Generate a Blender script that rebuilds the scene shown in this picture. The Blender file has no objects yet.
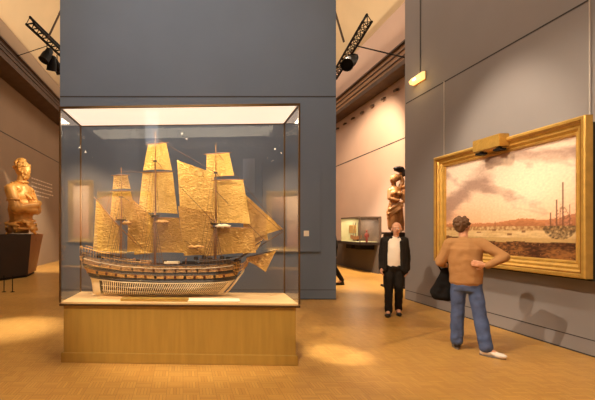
import bpy, bmesh, math, random
from mathutils import Vector, Matrix, noise
random.seed(7)
V = Vector
sc = bpy.context.scene
COL = sc.collection
F, CX, CY, H = 400.0, 183.0, 230.0, 1.58

def P(px, py, z):
    return V(((px-CX)*z/F, z, H-(py-CY)*z/F))

# ------------------------------------------------------------ materials
def new_mat(name):
    m = bpy.data.materials.new(name); m.use_nodes = True
    nt = m.node_tree
    return m, nt, nt.nodes['Principled BSDF']

def srgb(r, g, b):
    f = lambda c: (c/255/12.92) if c/255 <= .04045 else ((c/255+.055)/1.055)**2.4
    return (f(r), f(g), f(b), 1)

def mat(name, col, rough=.6, metal=0, bump=0, bscale=40, var=0, vscale=5, spec=None, stretch=None, coat=0):
    m, nt, b = new_mat(name)
    b.inputs['Base Color'].default_value = col
    b.inputs['Roughness'].default_value = rough
    b.inputs['Metallic'].default_value = metal
    if spec is not None: b.inputs['Specular IOR Level'].default_value = spec
    if coat: b.inputs['Coat Weight'].default_value = coat
    tc = nt.nodes.new('ShaderNodeTexCoord')
    mp = nt.nodes.new('ShaderNodeMapping')
    nt.links.new(tc.outputs['Object'], mp.inputs['Vector'])
    if stretch: mp.inputs['Scale'].default_value = stretch
    if var:
        n = nt.nodes.new('ShaderNodeTexNoise'); n.inputs['Scale'].default_value = vscale
        n.inputs['Detail'].default_value = 5
        nt.links.new(mp.outputs[0], n.inputs['Vector'])
        r = nt.nodes.new('ShaderNodeValToRGB')
        r.color_ramp.elements[0].position = .3; r.color_ramp.elements[1].position = .7
        r.color_ramp.elements[0].color = [c*(1-var) for c in col[:3]]+[1]
        r.color_ramp.elements[1].color = [min(1, c*(1+var)) for c in col[:3]]+[1]
        nt.links.new(n.outputs['Fac'], r.inputs['Fac'])
        nt.links.new(r.outputs['Color'], b.inputs['Base Color'])
    if bump:
        n = nt.nodes.new('ShaderNodeTexNoise'); n.inputs['Scale'].default_value = bscale
        n.inputs['Detail'].default_value = 4
        nt.links.new(mp.outputs[0], n.inputs['Vector'])
        bp = nt.nodes.new('ShaderNodeBump'); bp.inputs['Strength'].default_value = bump
        bp.inputs['Distance'].default_value = .02
        nt.links.new(n.outputs['Fac'], bp.inputs['Height'])
        nt.links.new(bp.outputs[0], b.inputs['Normal'])
    return m

def emis(name, col, s):
    m, nt, b = new_mat(name)
    b.inputs['Base Color'].default_value = col
    b.inputs['Emission Color'].default_value = col
    b.inputs['Emission Strength'].default_value = s
    return m

def glass_mat(name, boost=1.0, tint=(1, 1, 1, 1), base=.02):
    m = bpy.data.materials.new(name); m.use_nodes = True
    nt = m.node_tree; nt.nodes.clear()
    o = nt.nodes.new('ShaderNodeOutputMaterial')
    t = nt.nodes.new('ShaderNodeBsdfTransparent'); t.inputs[0].default_value = tint
    g = nt.nodes.new('ShaderNodeBsdfGlossy'); g.inputs['Roughness'].default_value = 0.0
    f = nt.nodes.new('ShaderNodeFresnel')
    geo = nt.nodes.new('ShaderNodeNewGeometry'); mr = nt.nodes.new('ShaderNodeMapRange')   # same pane from either side
    mr.inputs['To Min'].default_value = 1.5; mr.inputs['To Max'].default_value = 1/1.5
    nt.links.new(geo.outputs['Backfacing'], mr.inputs['Value']); nt.links.new(mr.outputs[0], f.inputs['IOR'])
    mu = nt.nodes.new('ShaderNodeMath'); mu.operation = 'MULTIPLY_ADD'; mu.use_clamp = True
    mu.inputs[1].default_value = boost; mu.inputs[2].default_value = base
    mx = nt.nodes.new('ShaderNodeMixShader')
    nt.links.new(f.outputs[0], mu.inputs[0]); nt.links.new(mu.outputs[0], mx.inputs[0])
    nt.links.new(t.outputs[0], mx.inputs[1]); nt.links.new(g.outputs[0], mx.inputs[2])
    nt.links.new(mx.outputs[0], o.inputs['Surface'])
    return m

def parquet():
    m, nt, b = new_mat('parquet')
    L = nt.links.new; N = nt.nodes.new
    tc = N('ShaderNodeTexCoord')
    mp = N('ShaderNodeMapping'); mp.inputs['Rotation'].default_value = (0, 0, 0)
    L(tc.outputs['Object'], mp.inputs['Vector'])
    cols = []
    for rot in (0, math.pi/2):
        m2 = N('ShaderNodeMapping'); m2.inputs['Rotation'].default_value = (0, 0, rot)
        L(mp.outputs[0], m2.inputs['Vector'])
        br = N('ShaderNodeTexBrick'); br.inputs['Scale'].default_value = 1
        br.inputs['Brick Width'].default_value = .16; br.inputs['Row Height'].default_value = .032
        br.inputs['Mortar Size'].default_value = .0015; br.inputs['Bias'].default_value = 0
        br.offset = 0
        br.inputs['Color1'].default_value = srgb(202, 156, 90)
        br.inputs['Color2'].default_value = srgb(188, 140, 78)
        br.inputs['Mortar'].default_value = srgb(140, 98, 56)
        L(m2.outputs[0], br.inputs['Vector']); cols.append(br)
    ch = N('ShaderNodeTexChecker'); ch.inputs['Scale'].default_value = 1/.16
    L(mp.outputs[0], ch.inputs['Vector'])
    mx = N('ShaderNodeMix'); mx.data_type = 'RGBA'
    L(ch.outputs['Fac'], mx.inputs['Factor']); L(cols[0].outputs['Color'], mx.inputs['A']); L(cols[1].outputs['Color'], mx.inputs['B'])
    n = N('ShaderNodeTexNoise'); n.inputs['Scale'].default_value = .9; n.inputs['Detail'].default_value = 6
    L(mp.outputs[0], n.inputs['Vector'])
    r = N('ShaderNodeMapRange'); r.inputs['To Min'].default_value = .78; r.inputs['To Max'].default_value = 1.16
    L(n.outputs['Fac'], r.inputs['Value'])
    hs = N('ShaderNodeHueSaturation'); L(r.outputs[0], hs.inputs['Value']); L(mx.outputs['Result'], hs.inputs['Color'])
    hs.inputs['Saturation'].default_value = 1.05
    L(hs.outputs[0], b.inputs['Base Color'])
    b.inputs['Roughness'].default_value = .32
    b.inputs['Specular IOR Level'].default_value = .35
    bp = N('ShaderNodeBump'); bp.inputs['Strength'].default_value = .25; bp.inputs['Distance'].default_value = .004
    L(n.outputs['Fac'], bp.inputs['Height'])
    return m

def wall_mat(name, col, rough=.7):
    return mat(name, col, rough, var=.05, vscale=.7, spec=.25)

def sail_mat(name, col, boost=1.0):
    m, nt, b = new_mat(name)
    L = nt.links.new; N = nt.nodes.new
    b.inputs['Base Color'].default_value = col
    b.inputs['Roughness'].default_value = .28
    b.inputs['Metallic'].default_value = .72
    tc = N('ShaderNodeTexCoord'); mp = N('ShaderNodeMapping'); mp.inputs['Scale'].default_value = (1, 1, 2.4)
    L(tc.outputs['Object'], mp.inputs['Vector'])
    n = N('ShaderNodeTexNoise'); n.inputs['Scale'].default_value = 12; n.inputs['Detail'].default_value = 4
    n.inputs['Distortion'].default_value = 2.0
    L(mp.outputs[0], n.inputs['Vector'])
    bp = N('ShaderNodeBump'); bp.inputs['Strength'].default_value = boost; bp.inputs['Distance'].default_value = .05
    L(n.outputs['Fac'], bp.inputs['Height']); L(bp.outputs[0], b.inputs['Normal'])
    tr = N('ShaderNodeBsdfTranslucent'); tr.inputs[0].default_value = col
    L(bp.outputs[0], tr.inputs['Normal'])
    mx = N('ShaderNodeMixShader'); mx.inputs[0].default_value = .3
    o = nt.nodes['Material Output']
    L(b.outputs[0], mx.inputs[1]); L(tr.outputs[0], mx.inputs[2]); L(mx.outputs[0], o.inputs['Surface'])
    return m

M = {}
M['floor'] = parquet()
M['bluewall'] = wall_mat('blue_grey_paint', srgb(104, 114, 127))
M['greywall'] = wall_mat('warm_grey_paint', srgb(140, 133, 131))
M['farwall'] = wall_mat('rose_beige_paint', srgb(188, 158, 140))
M['rearwall'] = wall_mat('dark_taupe_paint', srgb(112, 102, 94))
M['leftwall'] = wall_mat('taupe_paint', srgb(150, 128, 105))
M['vault'] = wall_mat('cream_plaster', srgb(228, 203, 162))
M['groove'] = mat('groove_dark', srgb(58, 54, 52), .9)
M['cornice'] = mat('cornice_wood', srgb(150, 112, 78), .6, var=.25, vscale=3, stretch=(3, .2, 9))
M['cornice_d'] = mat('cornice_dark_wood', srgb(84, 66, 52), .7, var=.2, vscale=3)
M['oak'] = mat('oak_veneer', srgb(164, 128, 56), .42, var=.10, vscale=6, stretch=(3, 3, .25))
M['bronze'] = mat('bronze_frame', srgb(84, 62, 34), .4, .6)
M['casefloor'] = mat('case_deck_wood', srgb(236, 196, 140), .5, var=.06, vscale=3)
M['glass'] = glass_mat('case_glass', 1.0, (.98, .985, .98, 1), .05)
M['glass_b'] = glass_mat('case_back_glass', .45, (.98, .985, .98, 1), .0)
M['glass_s'] = glass_mat('clear_glass', 1.0)
M['panel'] = emis('case_light_panel', (1, .84, .68, 1), .95)
M['gold'] = mat('gilt_frame', srgb(200, 156, 74), .4, .45, bump=.3, bscale=30, var=.12, vscale=9)
M['gold_d'] = mat('gilt_worn', srgb(160, 106, 40), .5, .4, bump=.4, bscale=40)
M['black'] = mat('black_metal', srgb(16, 13, 12), .6, .1, spec=.2)
M['blackmat'] = mat('black_cloth', srgb(22, 19, 18), .9, spec=.2)
M['shade_box'] = mat('frame_shade_dark', srgb(30, 36, 36), .8)
M['white'] = mat('white_paint', srgb(238, 226, 200), .6)
M['ribs'] = mat('pale_boxwood', srgb(246, 226, 190), .55)
M['hull_d'] = mat('hull_dark', srgb(38, 24, 15), .5, var=.3, vscale=30)
M['hull_k'] = mat('hull_black', srgb(30, 24, 20), .45)
M['hull_g'] = mat('hull_gilt', srgb(190, 140, 72), .4, .3, bump=.6, bscale=60, var=.3, vscale=40)
M['hull_o'] = mat('hull_ornament', srgb(128, 90, 46), .45, .2, bump=.8, bscale=50, var=.75, vscale=28, stretch=(1, 1, 2))
M['hull_w'] = mat('hull_white', srgb(240, 222, 186), .55)
M['red'] = mat('port_red', srgb(112, 44, 32), .5)
M['spar'] = mat('spar_wood', srgb(150, 98, 44), .5)
M['spar_d'] = mat('spar_dark', srgb(60, 42, 26), .5)
M['rope'] = mat('rope', srgb(100, 66, 34), .8)
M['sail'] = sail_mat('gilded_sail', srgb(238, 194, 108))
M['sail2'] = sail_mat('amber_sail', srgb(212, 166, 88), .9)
M['statue'] = mat('gilded_wood', srgb(222, 162, 80), .42, .22, bump=.3, bscale=9, var=.18, vscale=3)
M['statue2'] = mat('carved_brown_wood', srgb(172, 116, 64), .5, .1, bump=.4, bscale=14, var=.35, vscale=5)
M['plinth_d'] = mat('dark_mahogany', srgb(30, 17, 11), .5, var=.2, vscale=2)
M['plinth_l'] = mat('brown_wood_lit_side', srgb(140, 92, 50), .5, var=.1, vscale=3)
M['skin'] = mat('skin', srgb(214, 158, 124), .55, spec=.3)
M['hair'] = mat('brown_hair', srgb(100, 68, 40), .7, bump=.5, bscale=60)
M['hair_g'] = mat('grey_hair', srgb(150, 128, 110), .7, bump=.5, bscale=60)
M['eye'] = mat('eye', srgb(225, 220, 210), .3)
M['iris'] = mat('iris', srgb(50, 35, 25), .3)
M['lip'] = mat('lip', srgb(170, 96, 80), .5)
M['sweater'] = mat('tan_wool', srgb(172, 126, 80), .9, bump=.35, bscale=14, spec=.15)
M['jeans'] = mat('blue_denim', srgb(80, 93, 128), .85, bump=.25, bscale=18, var=.22, vscale=8, spec=.15)
M['sneaker'] = mat('white_leather', srgb(226, 214, 200), .6)
M['sole'] = mat('grey_rubber', srgb(120, 110, 100), .8)
M['suit'] = mat('black_wool', srgb(34, 28, 22), .85, spec=.2)
M['shirt'] = mat('white_cotton', srgb(235, 218, 196), .8)
M['shoe'] = mat('black_leather', srgb(20, 16, 14), .35)
M['lens'] = emis('lamp_lens', (1, .85, .6, 1), 14)
M['exit'] = emis('exit_glow', (1, .66, .24, 1), 1.1)
M['exit_hot'] = emis('exit_bulb', (1, .85, .5, 1), 3)
M['steel'] = mat('steel_wire', srgb(190, 182, 172), .5, .1)
M['case_green'] = mat('case_lining', srgb(168, 160, 116), .8)
M['text'] = mat('ivory_lettering', srgb(226, 205, 176), .7)
M['reflection_card'] = mat('white_reflection_card', srgb(240, 240, 245), .8)

# ------------------------------------------------------------ helpers
def link(name, me, parent=None, m=None, smooth=False):
    o = bpy.data.objects.new(name, me); COL.objects.link(o)
    if parent: o.parent = parent
    if m is not None:
        for x in (m if isinstance(m, (list, tuple)) else [m]): me.materials.append(x)
    if smooth:
        for p in me.polygons: p.use_smooth = True
    return o

def obj(name, bm, m, parent=None, smooth=False):
    me = bpy.data.meshes.new(name)
    bmesh.ops.recalc_face_normals(bm, faces=bm.faces)
    bm.to_mesh(me); bm.free()
    return link(name, me, parent, m, smooth)

def tag(o, label=None, cat=None, group=None, kind=None):
    if label: o['label'] = label
    if cat: o['category'] = cat
    if group: o['group'] = group
    if kind: o['kind'] = kind
    return o

def empty(name, loc=(0, 0, 0), rz=0):
    o = bpy.data.objects.new(name, None); COL.objects.link(o)
    o.location = loc; o.rotation_euler = (0, 0, rz); o.empty_display_size = .1
    return o

def box(bm, c, s, R=None, mi=0):
    g = bmesh.ops.create_cube(bm, size=1)
    mt = Matrix.Translation(V(c)) @ ((R or Matrix()).to_4x4()) @ Matrix.Diagonal((s[0], s[1], s[2], 1))
    bmesh.ops.transform(bm, matrix=mt, verts=g['verts'])
    for v in g['verts']:
        for f in v.link_faces: f.material_index = mi
    return bm

def bx(c, s, R=None, bevel=0):
    bm = bmesh.new(); box(bm, c, s, R)
    if bevel: bmesh.ops.bevel(bm, geom=list(bm.edges), offset=bevel, segments=2, affect='EDGES')
    return bm

def bb(a, b, bevel=0):   # box from two corners
    c = [(a[i]+b[i])/2 for i in range(3)]; s = [abs(b[i]-a[i]) for i in range(3)]
    return bx(c, s, None, bevel)

def tube(bm, pts, rad, seg=6, mi=0):
    pts = [V(p) for p in pts]; n = len(pts)
    rads = rad if isinstance(rad, (list, tuple)) else [rad]*n
    rings = []
    for i, p in enumerate(pts):
        d = (pts[min(i+1, n-1)]-pts[max(i-1, 0)])
        if d.length < 1e-9: d = V((0, 0, 1))
        d.normalize()
        u = d.cross(V((0, 0, 1)) if abs(d.z) < .9 else V((1, 0, 0))).normalized(); w = d.cross(u)
        rings.append([bm.verts.new(p+rads[i]*(math.cos(a)*u+math.sin(a)*w)) for a in [2*math.pi*k/seg for k in range(seg)]])
    fs = []
    for i in range(n-1):
        for k in range(seg):
            fs.append(bm.faces.new((rings[i][k], rings[i][(k+1) % seg], rings[i+1][(k+1) % seg], rings[i+1][k])))
    fs.append(bm.faces.new(rings[0])); fs.append(bm.faces.new(rings[-1]))
    for f in fs: f.material_index = mi
    return bm

def prism(poly_xy, z0, z1, taper=None):
    bm = bmesh.new()
    top = taper or poly_xy
    a = [bm.verts.new((x, y, z0)) for x, y in poly_xy]; b = [bm.verts.new((x, y, z1)) for x, y in top]
    n = len(a)
    for i in range(n): bm.faces.new((a[i], a[(i+1) % n], b[(i+1) % n], b[i]))
    bm.faces.new(a); bm.faces.new(b)
    return bm

def blob(name, caps, ells, m, parent=None, voxel=.01, smooth=4, disp=None):
    """one continuous surface grown round tapered limbs and rounded masses"""
    bm = bmesh.new()
    for (a, ra, b, rb) in caps:
        a = V(a); b = V(b)
        n = max(2, int((b-a).length/(min(ra, rb)*.45))+1); n = min(n, 26)
        for i in range(n+1):
            t = i/n; r = ra+(rb-ra)*t
            g = bmesh.ops.create_icosphere(bm, subdivisions=2, radius=r)
            bmesh.ops.translate(bm, vec=a.lerp(b, t), verts=g['verts'])
    for e in ells:
        c, s = e[0], e[1]; R = e[2] if len(e) > 2 else Matrix()
        g = bmesh.ops.create_icosphere(bm, subdivisions=3, radius=1)
        bmesh.ops.transform(bm, matrix=Matrix.Translation(V(c)) @ R.to_4x4() @ Matrix.Diagonal((s[0], s[1], s[2], 1)), verts=g['verts'])
    me = bpy.data.meshes.new(name+'_raw'); bm.to_mesh(me); bm.free()
    o = bpy.data.objects.new(name+'_raw', me); COL.objects.link(o)
    r = o.modifiers.new('r', 'REMESH'); r.mode = 'VOXEL'; r.voxel_size = voxel; r.use_smooth_shade = True
    s_ = o.modifiers.new('s', 'SMOOTH'); s_.factor = .5; s_.iterations = smooth
    dg = bpy.context.evaluated_depsgraph_get(); dg.update()
    me2 = bpy.data.meshes.new_from_object(o.evaluated_get(dg)); me2.name = name
    bpy.data.objects.remove(o); bpy.data.meshes.remove(me)
    if disp:
        for v in me2.vertices: v.co = disp(v.co)
    me2.materials.clear()
    return link(name, me2, parent, m, True)

def rotz(a): return Matrix.Rotation(a, 3, 'Z')
def rotx(a): return Matrix.Rotation(a, 3, 'X')
def roty(a): return Matrix.Rotation(a, 3, 'Y')

def struct(name, bm, m, parent=None, smooth=False):
    o = obj(name, bm, m, parent, smooth)
    if not parent: o['kind'] = 'structure'
    return o

# ------------------------------------------------------------ room shell
struct('floor', bb((-8, -8, -.15), (9, 26, 0)), M['floor'])
WR = 5.10
# partition carrying the big painting
w = struct('wall_right', bb((WR, -3.5, 0), (WR+.35, 9.19, 7.3)), M['greywall'])
g = bmesh.new()
box(g, (WR, 2.85, 4.47), (.006, 12.6, .022)); box(g, (WR, 2.85, .205), (.006, 12.6, .012)); box(g, (WR, 2.85, .008), (.01, 12.6, .016))
struct('joint_line', g, M['groove'], w)
# blue partition behind the case
w = struct('wall_center', bb((-2.795, 9.09, 0), (3.477, 9.75, 7.8)), M['bluewall'])
g = bmesh.new()
box(g, (.341, 9.09, 4.61), (6.27, .006, .03)); box(g, (.341, 9.09, .22), (6.27, .006, .014)); box(g, (.341, 9.09, .01), (6.27, .01, .02))
struct('joint_line', g, M['groove'], w)
# far right wall, left wall
FR, FL = 7.2, -6.4
w = struct('wall_far_right', bb((FR, -8, 0), (FR+.4, 26, 9)), M['farwall'])
struct('joint_line', bx((FR, 9, 4.57), (.008, 34, .04)), M['groove'], w)
w = struct('wall_left', bb((FL-.4, -8, 0), (FL, 26, 9)), M['leftwall'])
struct('joint_line', bx((FL, 9, 5.05), (.008, 34, .03)), M['groove'], w)
struct('wall_end', bb((FL-.4, 26, 0), (FR+.4, 26.4, 13)), M['farwall'])
struct('wall_rear', bb((FL-.4, -8.4, 0), (FR+.4, -8, 13)), M['rearwall'])
def cornice(name, x0, x1, z0, z1, m='cornice'):
    o = struct(name, bb((x0, -8, z0+.14), (x1, 26, z1)), M[m])
    s = 1 if x1 > x0 else -1
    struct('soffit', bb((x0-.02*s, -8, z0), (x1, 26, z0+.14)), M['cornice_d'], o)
    g = bmesh.new()
    for zz in (.25, .6, .9):
        box(g, (x0-.012*s, 9, z0+.14+(z1-z0-.14)*zz), (.03, 34, .035))
    box(g, (x0-.03*s, 9, z1-.02), (.1, 34, .05))
    struct('moulding', g, M['cornice_d'], o)
    return o
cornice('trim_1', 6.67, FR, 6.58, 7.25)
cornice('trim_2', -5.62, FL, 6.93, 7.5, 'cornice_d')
# vault
bm = bmesh.new()
prof = [(-6.6, 7.5)]
for i in range(25):
    a = math.pi*i/24
    prof.append((.4-7.3*math.cos(a), 8.6+4.4*math.sin(a)))
prof.append((7.5, 7.2))
prev = None
for (x, z) in prof:
    a = bm.verts.new((x, -8, z)); b = bm.verts.new((x, 26, z))
    a2 = bm.verts.new((x*1.02, -8, z+.2)); 
    if prev: bm.faces.new((prev[0], prev[1], b, a))
    prev = (a, b)
    bm.verts.remove(a2)
o = struct('ceiling', bm, M['vault'], smooth=True)
md = o.modifiers.new('thick', 'SOLIDIFY'); md.thickness = .2; md.offset = 1

# row of little clips below the cornice of the far right wall
for i in range(7):
    y = 13.4+i*.85
    g = bmesh.new(); box(g, (FR-.05, y, 6.28), (.10, .12, .05)); box(g, (FR-.1, y, 6.25), (.04, .16, .07))
    tag(obj('wall_bracket', g, M['cornice_d']), 'small dark bracket in the row under the cornice of the far right wall', 'bracket', 'brackets under the cornice')

# ------------------------------------------------------------ text panel and label on blue wall
t = tag(empty('wall_panel', (2.55, 9.09, 1.08)), 'flat blue-grey panel mounted on the blue partition right of the glass case', 'panel')
obj('board', bb((-.75, -.045, 0), (.565, 0, 2.03), .008), M['bluewall'], t)
o = tag(obj('wall_label', bb((2.73, 9.028, 1.44), (2.845, 9.044, 1.565), .003), M['white']), 'small ivory caption card fixed to the blue-grey panel', 'label')
# faint lettering on left wall
g = bmesh.new()
for r in range(5):
    z = 3.78-r*.17
    y = 16.9
    while y < 19.6-(.5 if r == 4 else 0):
        L = random.uniform(.12, .38); box(g, (FL+.003, y+L/2, z), (.004, L, .05)); y += L+.07
tag(obj('wall_lettering', g, M['text']), 'faint ivory lines of text lettered on the left wall beyond the gilded bust', 'wall text')

# ------------------------------------------------------------ display case
TH = math.radians(2.47); cth, sth = math.cos(TH), math.sin(TH)
CCX, CCZ = -.039, 5.12
case = tag(empty('display_case', (CCX, CCZ, 0), -TH), 'large glass display case on an oak plinth holding the ship model', 'display case')
hw, hd, z0, z1 = 1.42, .42, .70, 3.05
obj('plinth', bb((-1.375, -.39, .11), (1.375, .39, .676), .004), M['oak'], case)
obj('base_board', bb((-1.40, -.415, 0), (1.395, .415, .118), .006), M['oak'], case)
obj('bottom_rail', bb((-hw, -hd, .676), (hw, hd, .70), .004), M['bronze'], case)
obj('deck', bb((-hw+.02, -hd+.02, .70), (hw-.02, hd-.02, .722)), M['casefloor'], case)
pw = .021
for sx in (-1, 1):
    for sy in (-1, 1):
        obj('corner_post', bx((sx*(hw-pw/2), sy*(hd-pw/2), (z0+z1)/2), (pw, pw, z1-z0-.03)), M['bronze'], case)
g = bmesh.new()
for sy in (-1, 1): box(g, (0, sy*(hd-pw/2), z1-.012), (2*hw, pw, .026))
for sx in (-1, 1): box(g, (sx*(hw-pw/2), 0, z1-.012), (pw, 2*hd-2*pw, .026))
obj('top_frame', g, M['bronze'], case)
obj('roof', bb((-hw+.022, -hd+.022, z1-.004), (hw-.022, hd-.022, z1+.004)), M['white'], case)
obj('light_panel', bb((-hw+.03, -hd+.03, z1-.016), (hw-.03, hd-.03, z1-.006)), M['panel'], case)
def pane(x0, y0, x1, y1, m='glass'):
    bm = bmesh.new()
    vs = [bm.verts.new(p) for p in ((x0, y0, z0+.002), (x1, y1, z0+.002), (x1, y1, z1-.026), (x0, y0, z1-.026))]
    bm.faces.new(vs)
    o = obj('glass_pane', bm, M[m], case)
    return o
e = .012
pane(-hw+pw, -hd+e, hw-pw, -hd+e); pane(-hw+pw, hd-e, hw-pw, hd-e, 'glass_b')
pane(-hw+e, -hd+pw, -hw+e, hd-pw); pane(hw-e, -hd+pw, hw-e, hd-pw)

# ------------------------------------------------------------ the ship
def S(px, py, y=0.0):
    k = (px-CX)/F
    x = (k*(CCZ+y*cth)-CCX-y*sth)/(cth+k*sth)
    Z = CCZ-x*sth+y*cth
    return V((x, y, H-(py-CY)*Z/F))
ship = tag(empty('model_ship', (CCX, CCZ, 0), -TH), 'three-masted warship model with golden sails inside the glass display case', 'ship model')

def interp(tab, t):
    if t <= tab[0][0]: return tab[0][1]
    for (a, va), (b, vb) in zip(tab, tab[1:]):
        if t <= b: return va+(vb-va)*(t-a)/(b-a)
    return tab[-1][1]
XS = [(0, 93.5), (.45, 92), (.58, 89.5), (.75, 85), (1, 83)]
XB = [(0, 221), (.15, 226), (.42, 234), (.6, 238), (.8, 240), (1, 241)]
RAIL = [(83, 252.5), (100, 257.5), (125, 262), (160, 264.5), (205, 264), (225, 262.5), (241, 260)]
KEEL = 294.5
BE = .20
def hull_pt(u, v, side=1, out=0.0):
    px = interp(XS, v)+(interp(XB, v)-interp(XS, v))*u
    py = KEEL+(interp(RAIL, px)-KEEL)*v
    f = interp([(0, .10), (.03, .42), (.10, .78), (.25, .96), (.5, 1), (.7, .95), (1, .80)], v)
    bowf = min(1, ((1-u)/.16))**.5 if v > .4 else min(1, (1-u)/(.34-.4*v*.9))**(.7)
    sternf = interp([(0, .08), (.35, .2), (.6, .6), (1, .62)], v)
    sl = interp([(0, .35), (.5, .22), (1, .2)], v)
    st = sternf+(1-sternf)*(min(1, u/sl)**.6 if u > 0 else 0)
    b = max(.006, BE*f*bowf*st)+out
    p = S(px, py, 0); p.y = -side*b
    return p
NU, NV = 60, 24
bm = bmesh.new()
def band(u, v):
    if v < .44:
        if .04 < v < .42 and .07 < u < .97: return 2
        return 0
    if v < .565: return 1
    if v < .69: return 3
    if v < .79: return 1
    return 5
for side in (1, -1):
    grid = [[bm.verts.new(hull_pt(i/NU, j/NV, side)) for j in range(NV+1)] for i in range(NU+1)]
    for i in range(NU):
        for j in range(NV):
            f = bm.faces.new((grid[i][j], grid[i+1][j], grid[i+1][j+1], grid[i][j+1]))
            f.material_index = band((i+.5)/NU, (j+.5)/NV)
    if side == 1: g1 = grid
    else:
        for i in range(NU):
            f = bm.faces.new((g1[i][NV-2], g1[i+1][NV-2], grid[i+1][NV-2], grid[i][NV-2])); f.material_index = 4
        for j in range(NV):
            f = bm.faces.new((g1[0][j], g1[0][j+1], grid[0][j+1], grid[0][j])); f.material_index = 3 if j > 12 else 0
            bm.faces.new((g1[NU][j], g1[NU][j+1], grid[NU][j+1], grid[NU][j])).material_index = 1
hull = obj('hull', bm, [M['hull_w'], M['hull_k'], M['hull_d'], M['hull_g'], M['spar'], M['hull_o']], ship, True)
# keel, stem post
g = bmesh.new()
tube(g, [S(91.5, 294.5), S(224, 294.5), S(229, 290), S(236, 281), S(243, 271), S(246.5, 263)], [.012, .012, .012, .014, .016, .014])
obj('keel', g, M['hull_w'], hull)
for i in range(58):          # pale frames of the underbody, each wraps both sides
    u = .095+i*(.865/57)
    g = bmesh.new()
    tube(g, [hull_pt(u, v, 1, .004) for v in (.42, .32, .24, .16, .10, .04)]+[hull_pt(u, v, -1, .004) for v in (.04, .10, .16, .24, .32, .42)], .0062, 4)
    obj('rib', g, M['ribs'], hull)
def strake(v, r, m, name='strake', u0=0.0, u1=1.0):
    for side in (1, -1):
        g = bmesh.new()
        tube(g, [hull_pt(u0+(u1-u0)*i/40, v, side, r*.6) for i in range(41)], r, 5)
        obj(name, g, m, hull)
for v in (.15, .29): strake(v, .0035, M['ribs'], 'ribband', .08, .97)
strake(.435, .006, M['hull_w']); strake(.50, .008, M['hull_k'], 'wale'); strake(.695, .005, M['hull_k'], 'wale')
strake(.79, .0035, M['hull_g'], 'wale'); strake(.90, .003, M['hull_w'], 'wale'); strake(1.0, .005, M['hull_k'], 'wale')
def ports(v, n, u0, u1, sz):
    for i in range(n):
        u = u0+(u1-u0)*i/(n-1)
        for side in (1, -1):
            p = hull_pt(u, v, side, .004)
            g = bmesh.new(); box(g, p, (sz, .012, sz*.9)); box(g, p+V((0, -.012*side, sz*.62)), (sz, .022, .005))
            obj('gunport', g, M['red'] if side == 1 and i % 3 else M['hull_k'], hull)
            if side == 1:
                g = bmesh.new(); tube(g, [p, p+V((0, -.035*side, 0))], .006, 6); obj('cannon', g, M['hull_k'], hull)
ports(.625, 14, .08, .9, .028)
ports(.835, 12, .12, .86, .022)
# upper rails, bulwark, deck fittings
for k, (a, b, up) in enumerate([(83, 128, 3.2), (104, 150, 2.0), (196, 240, 3.5), (83, 112, 6.5)]):
    for side in (-1, 1):
        g = bmesh.new()
        pts = []
        for i in range(12):
            px = a+(b-a)*i/11; p = S(px, interp(RAIL, px)-up); p.y = side*BE*.68; pts.append(p)
            q = S(px, interp(RAIL, px)); q.y = side*BE*.68
            tube(g, [q, p], .0035, 4)
        tube(g, pts, .006, 5)
        obj('railing', g, M['hull_g'] if k % 2 else M['spar_d'], ship)
def deckbox(px, py, sx, sz, sy, m, name):
    p = S(px, py); obj(name, bx(p, (sx, sy, sz), None, .004), m, ship)
deckbox(98, 257, .34, .05, .24, M['hull_k'], 'poop_deck')
deckbox(112, 260.5, .30, .03, .27, M['spar_d'], 'quarter_deck')
deckbox(215, 261, .40, .05, .25, M['spar_d'], 'forecastle')
deckbox(190, 262.5, .20, .035, .09, M['hull_k'], 'ship_boat')
deckbox(172, 262.5, .20, .03, .08, M['hull_w'], 'ship_boat')
deckbox(145, 263, .14, .03, .14, M['spar'], 'hatch_grating')
for px in (134, 186, 200):
    g = bmesh.new(); p = S(px, 262.5)
    for q in (-.06, .06): tube(g, [p+V((0, q, -.03)), p+V((0, q, .05))], .006, 5)
    tube(g, [p+V((0, -.09, .05)), p+V((0, .09, .05))], .006, 5)
    obj('gallows', g, M['spar'], ship)
for px, py, q in ((196, 258, -.1), (204, 257, -.06), (210, 259, -.12), (222, 257.5, -.08), (228, 258.5, -.05), (138, 261, -.1), (165, 262, -.12), (108, 257, -.09)):
    deckbox(px, py, .055, .045, .05, M['hull_k' if px > 190 else 'spar_d'], 'deck_housing')
def bundle(px, py, L, m):
    pts = [S(px-L+2*L*i/8, py+.5*math.sin(i*2.2), -.045) for i in range(9)]
    g = bmesh.new(); tube(g, pts, [.004, .018, .026, .019, .028, .022, .024, .016, .004], 7); obj('furled_sail', g, m, ship, True)
bundle(163, 222, 8, M['hull_g']); bundle(223, 226, 8, M['hull_w']); bundle(127, 223, 5, M['hull_g']); bundle(196, 247, 9, M['hull_g'])
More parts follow.
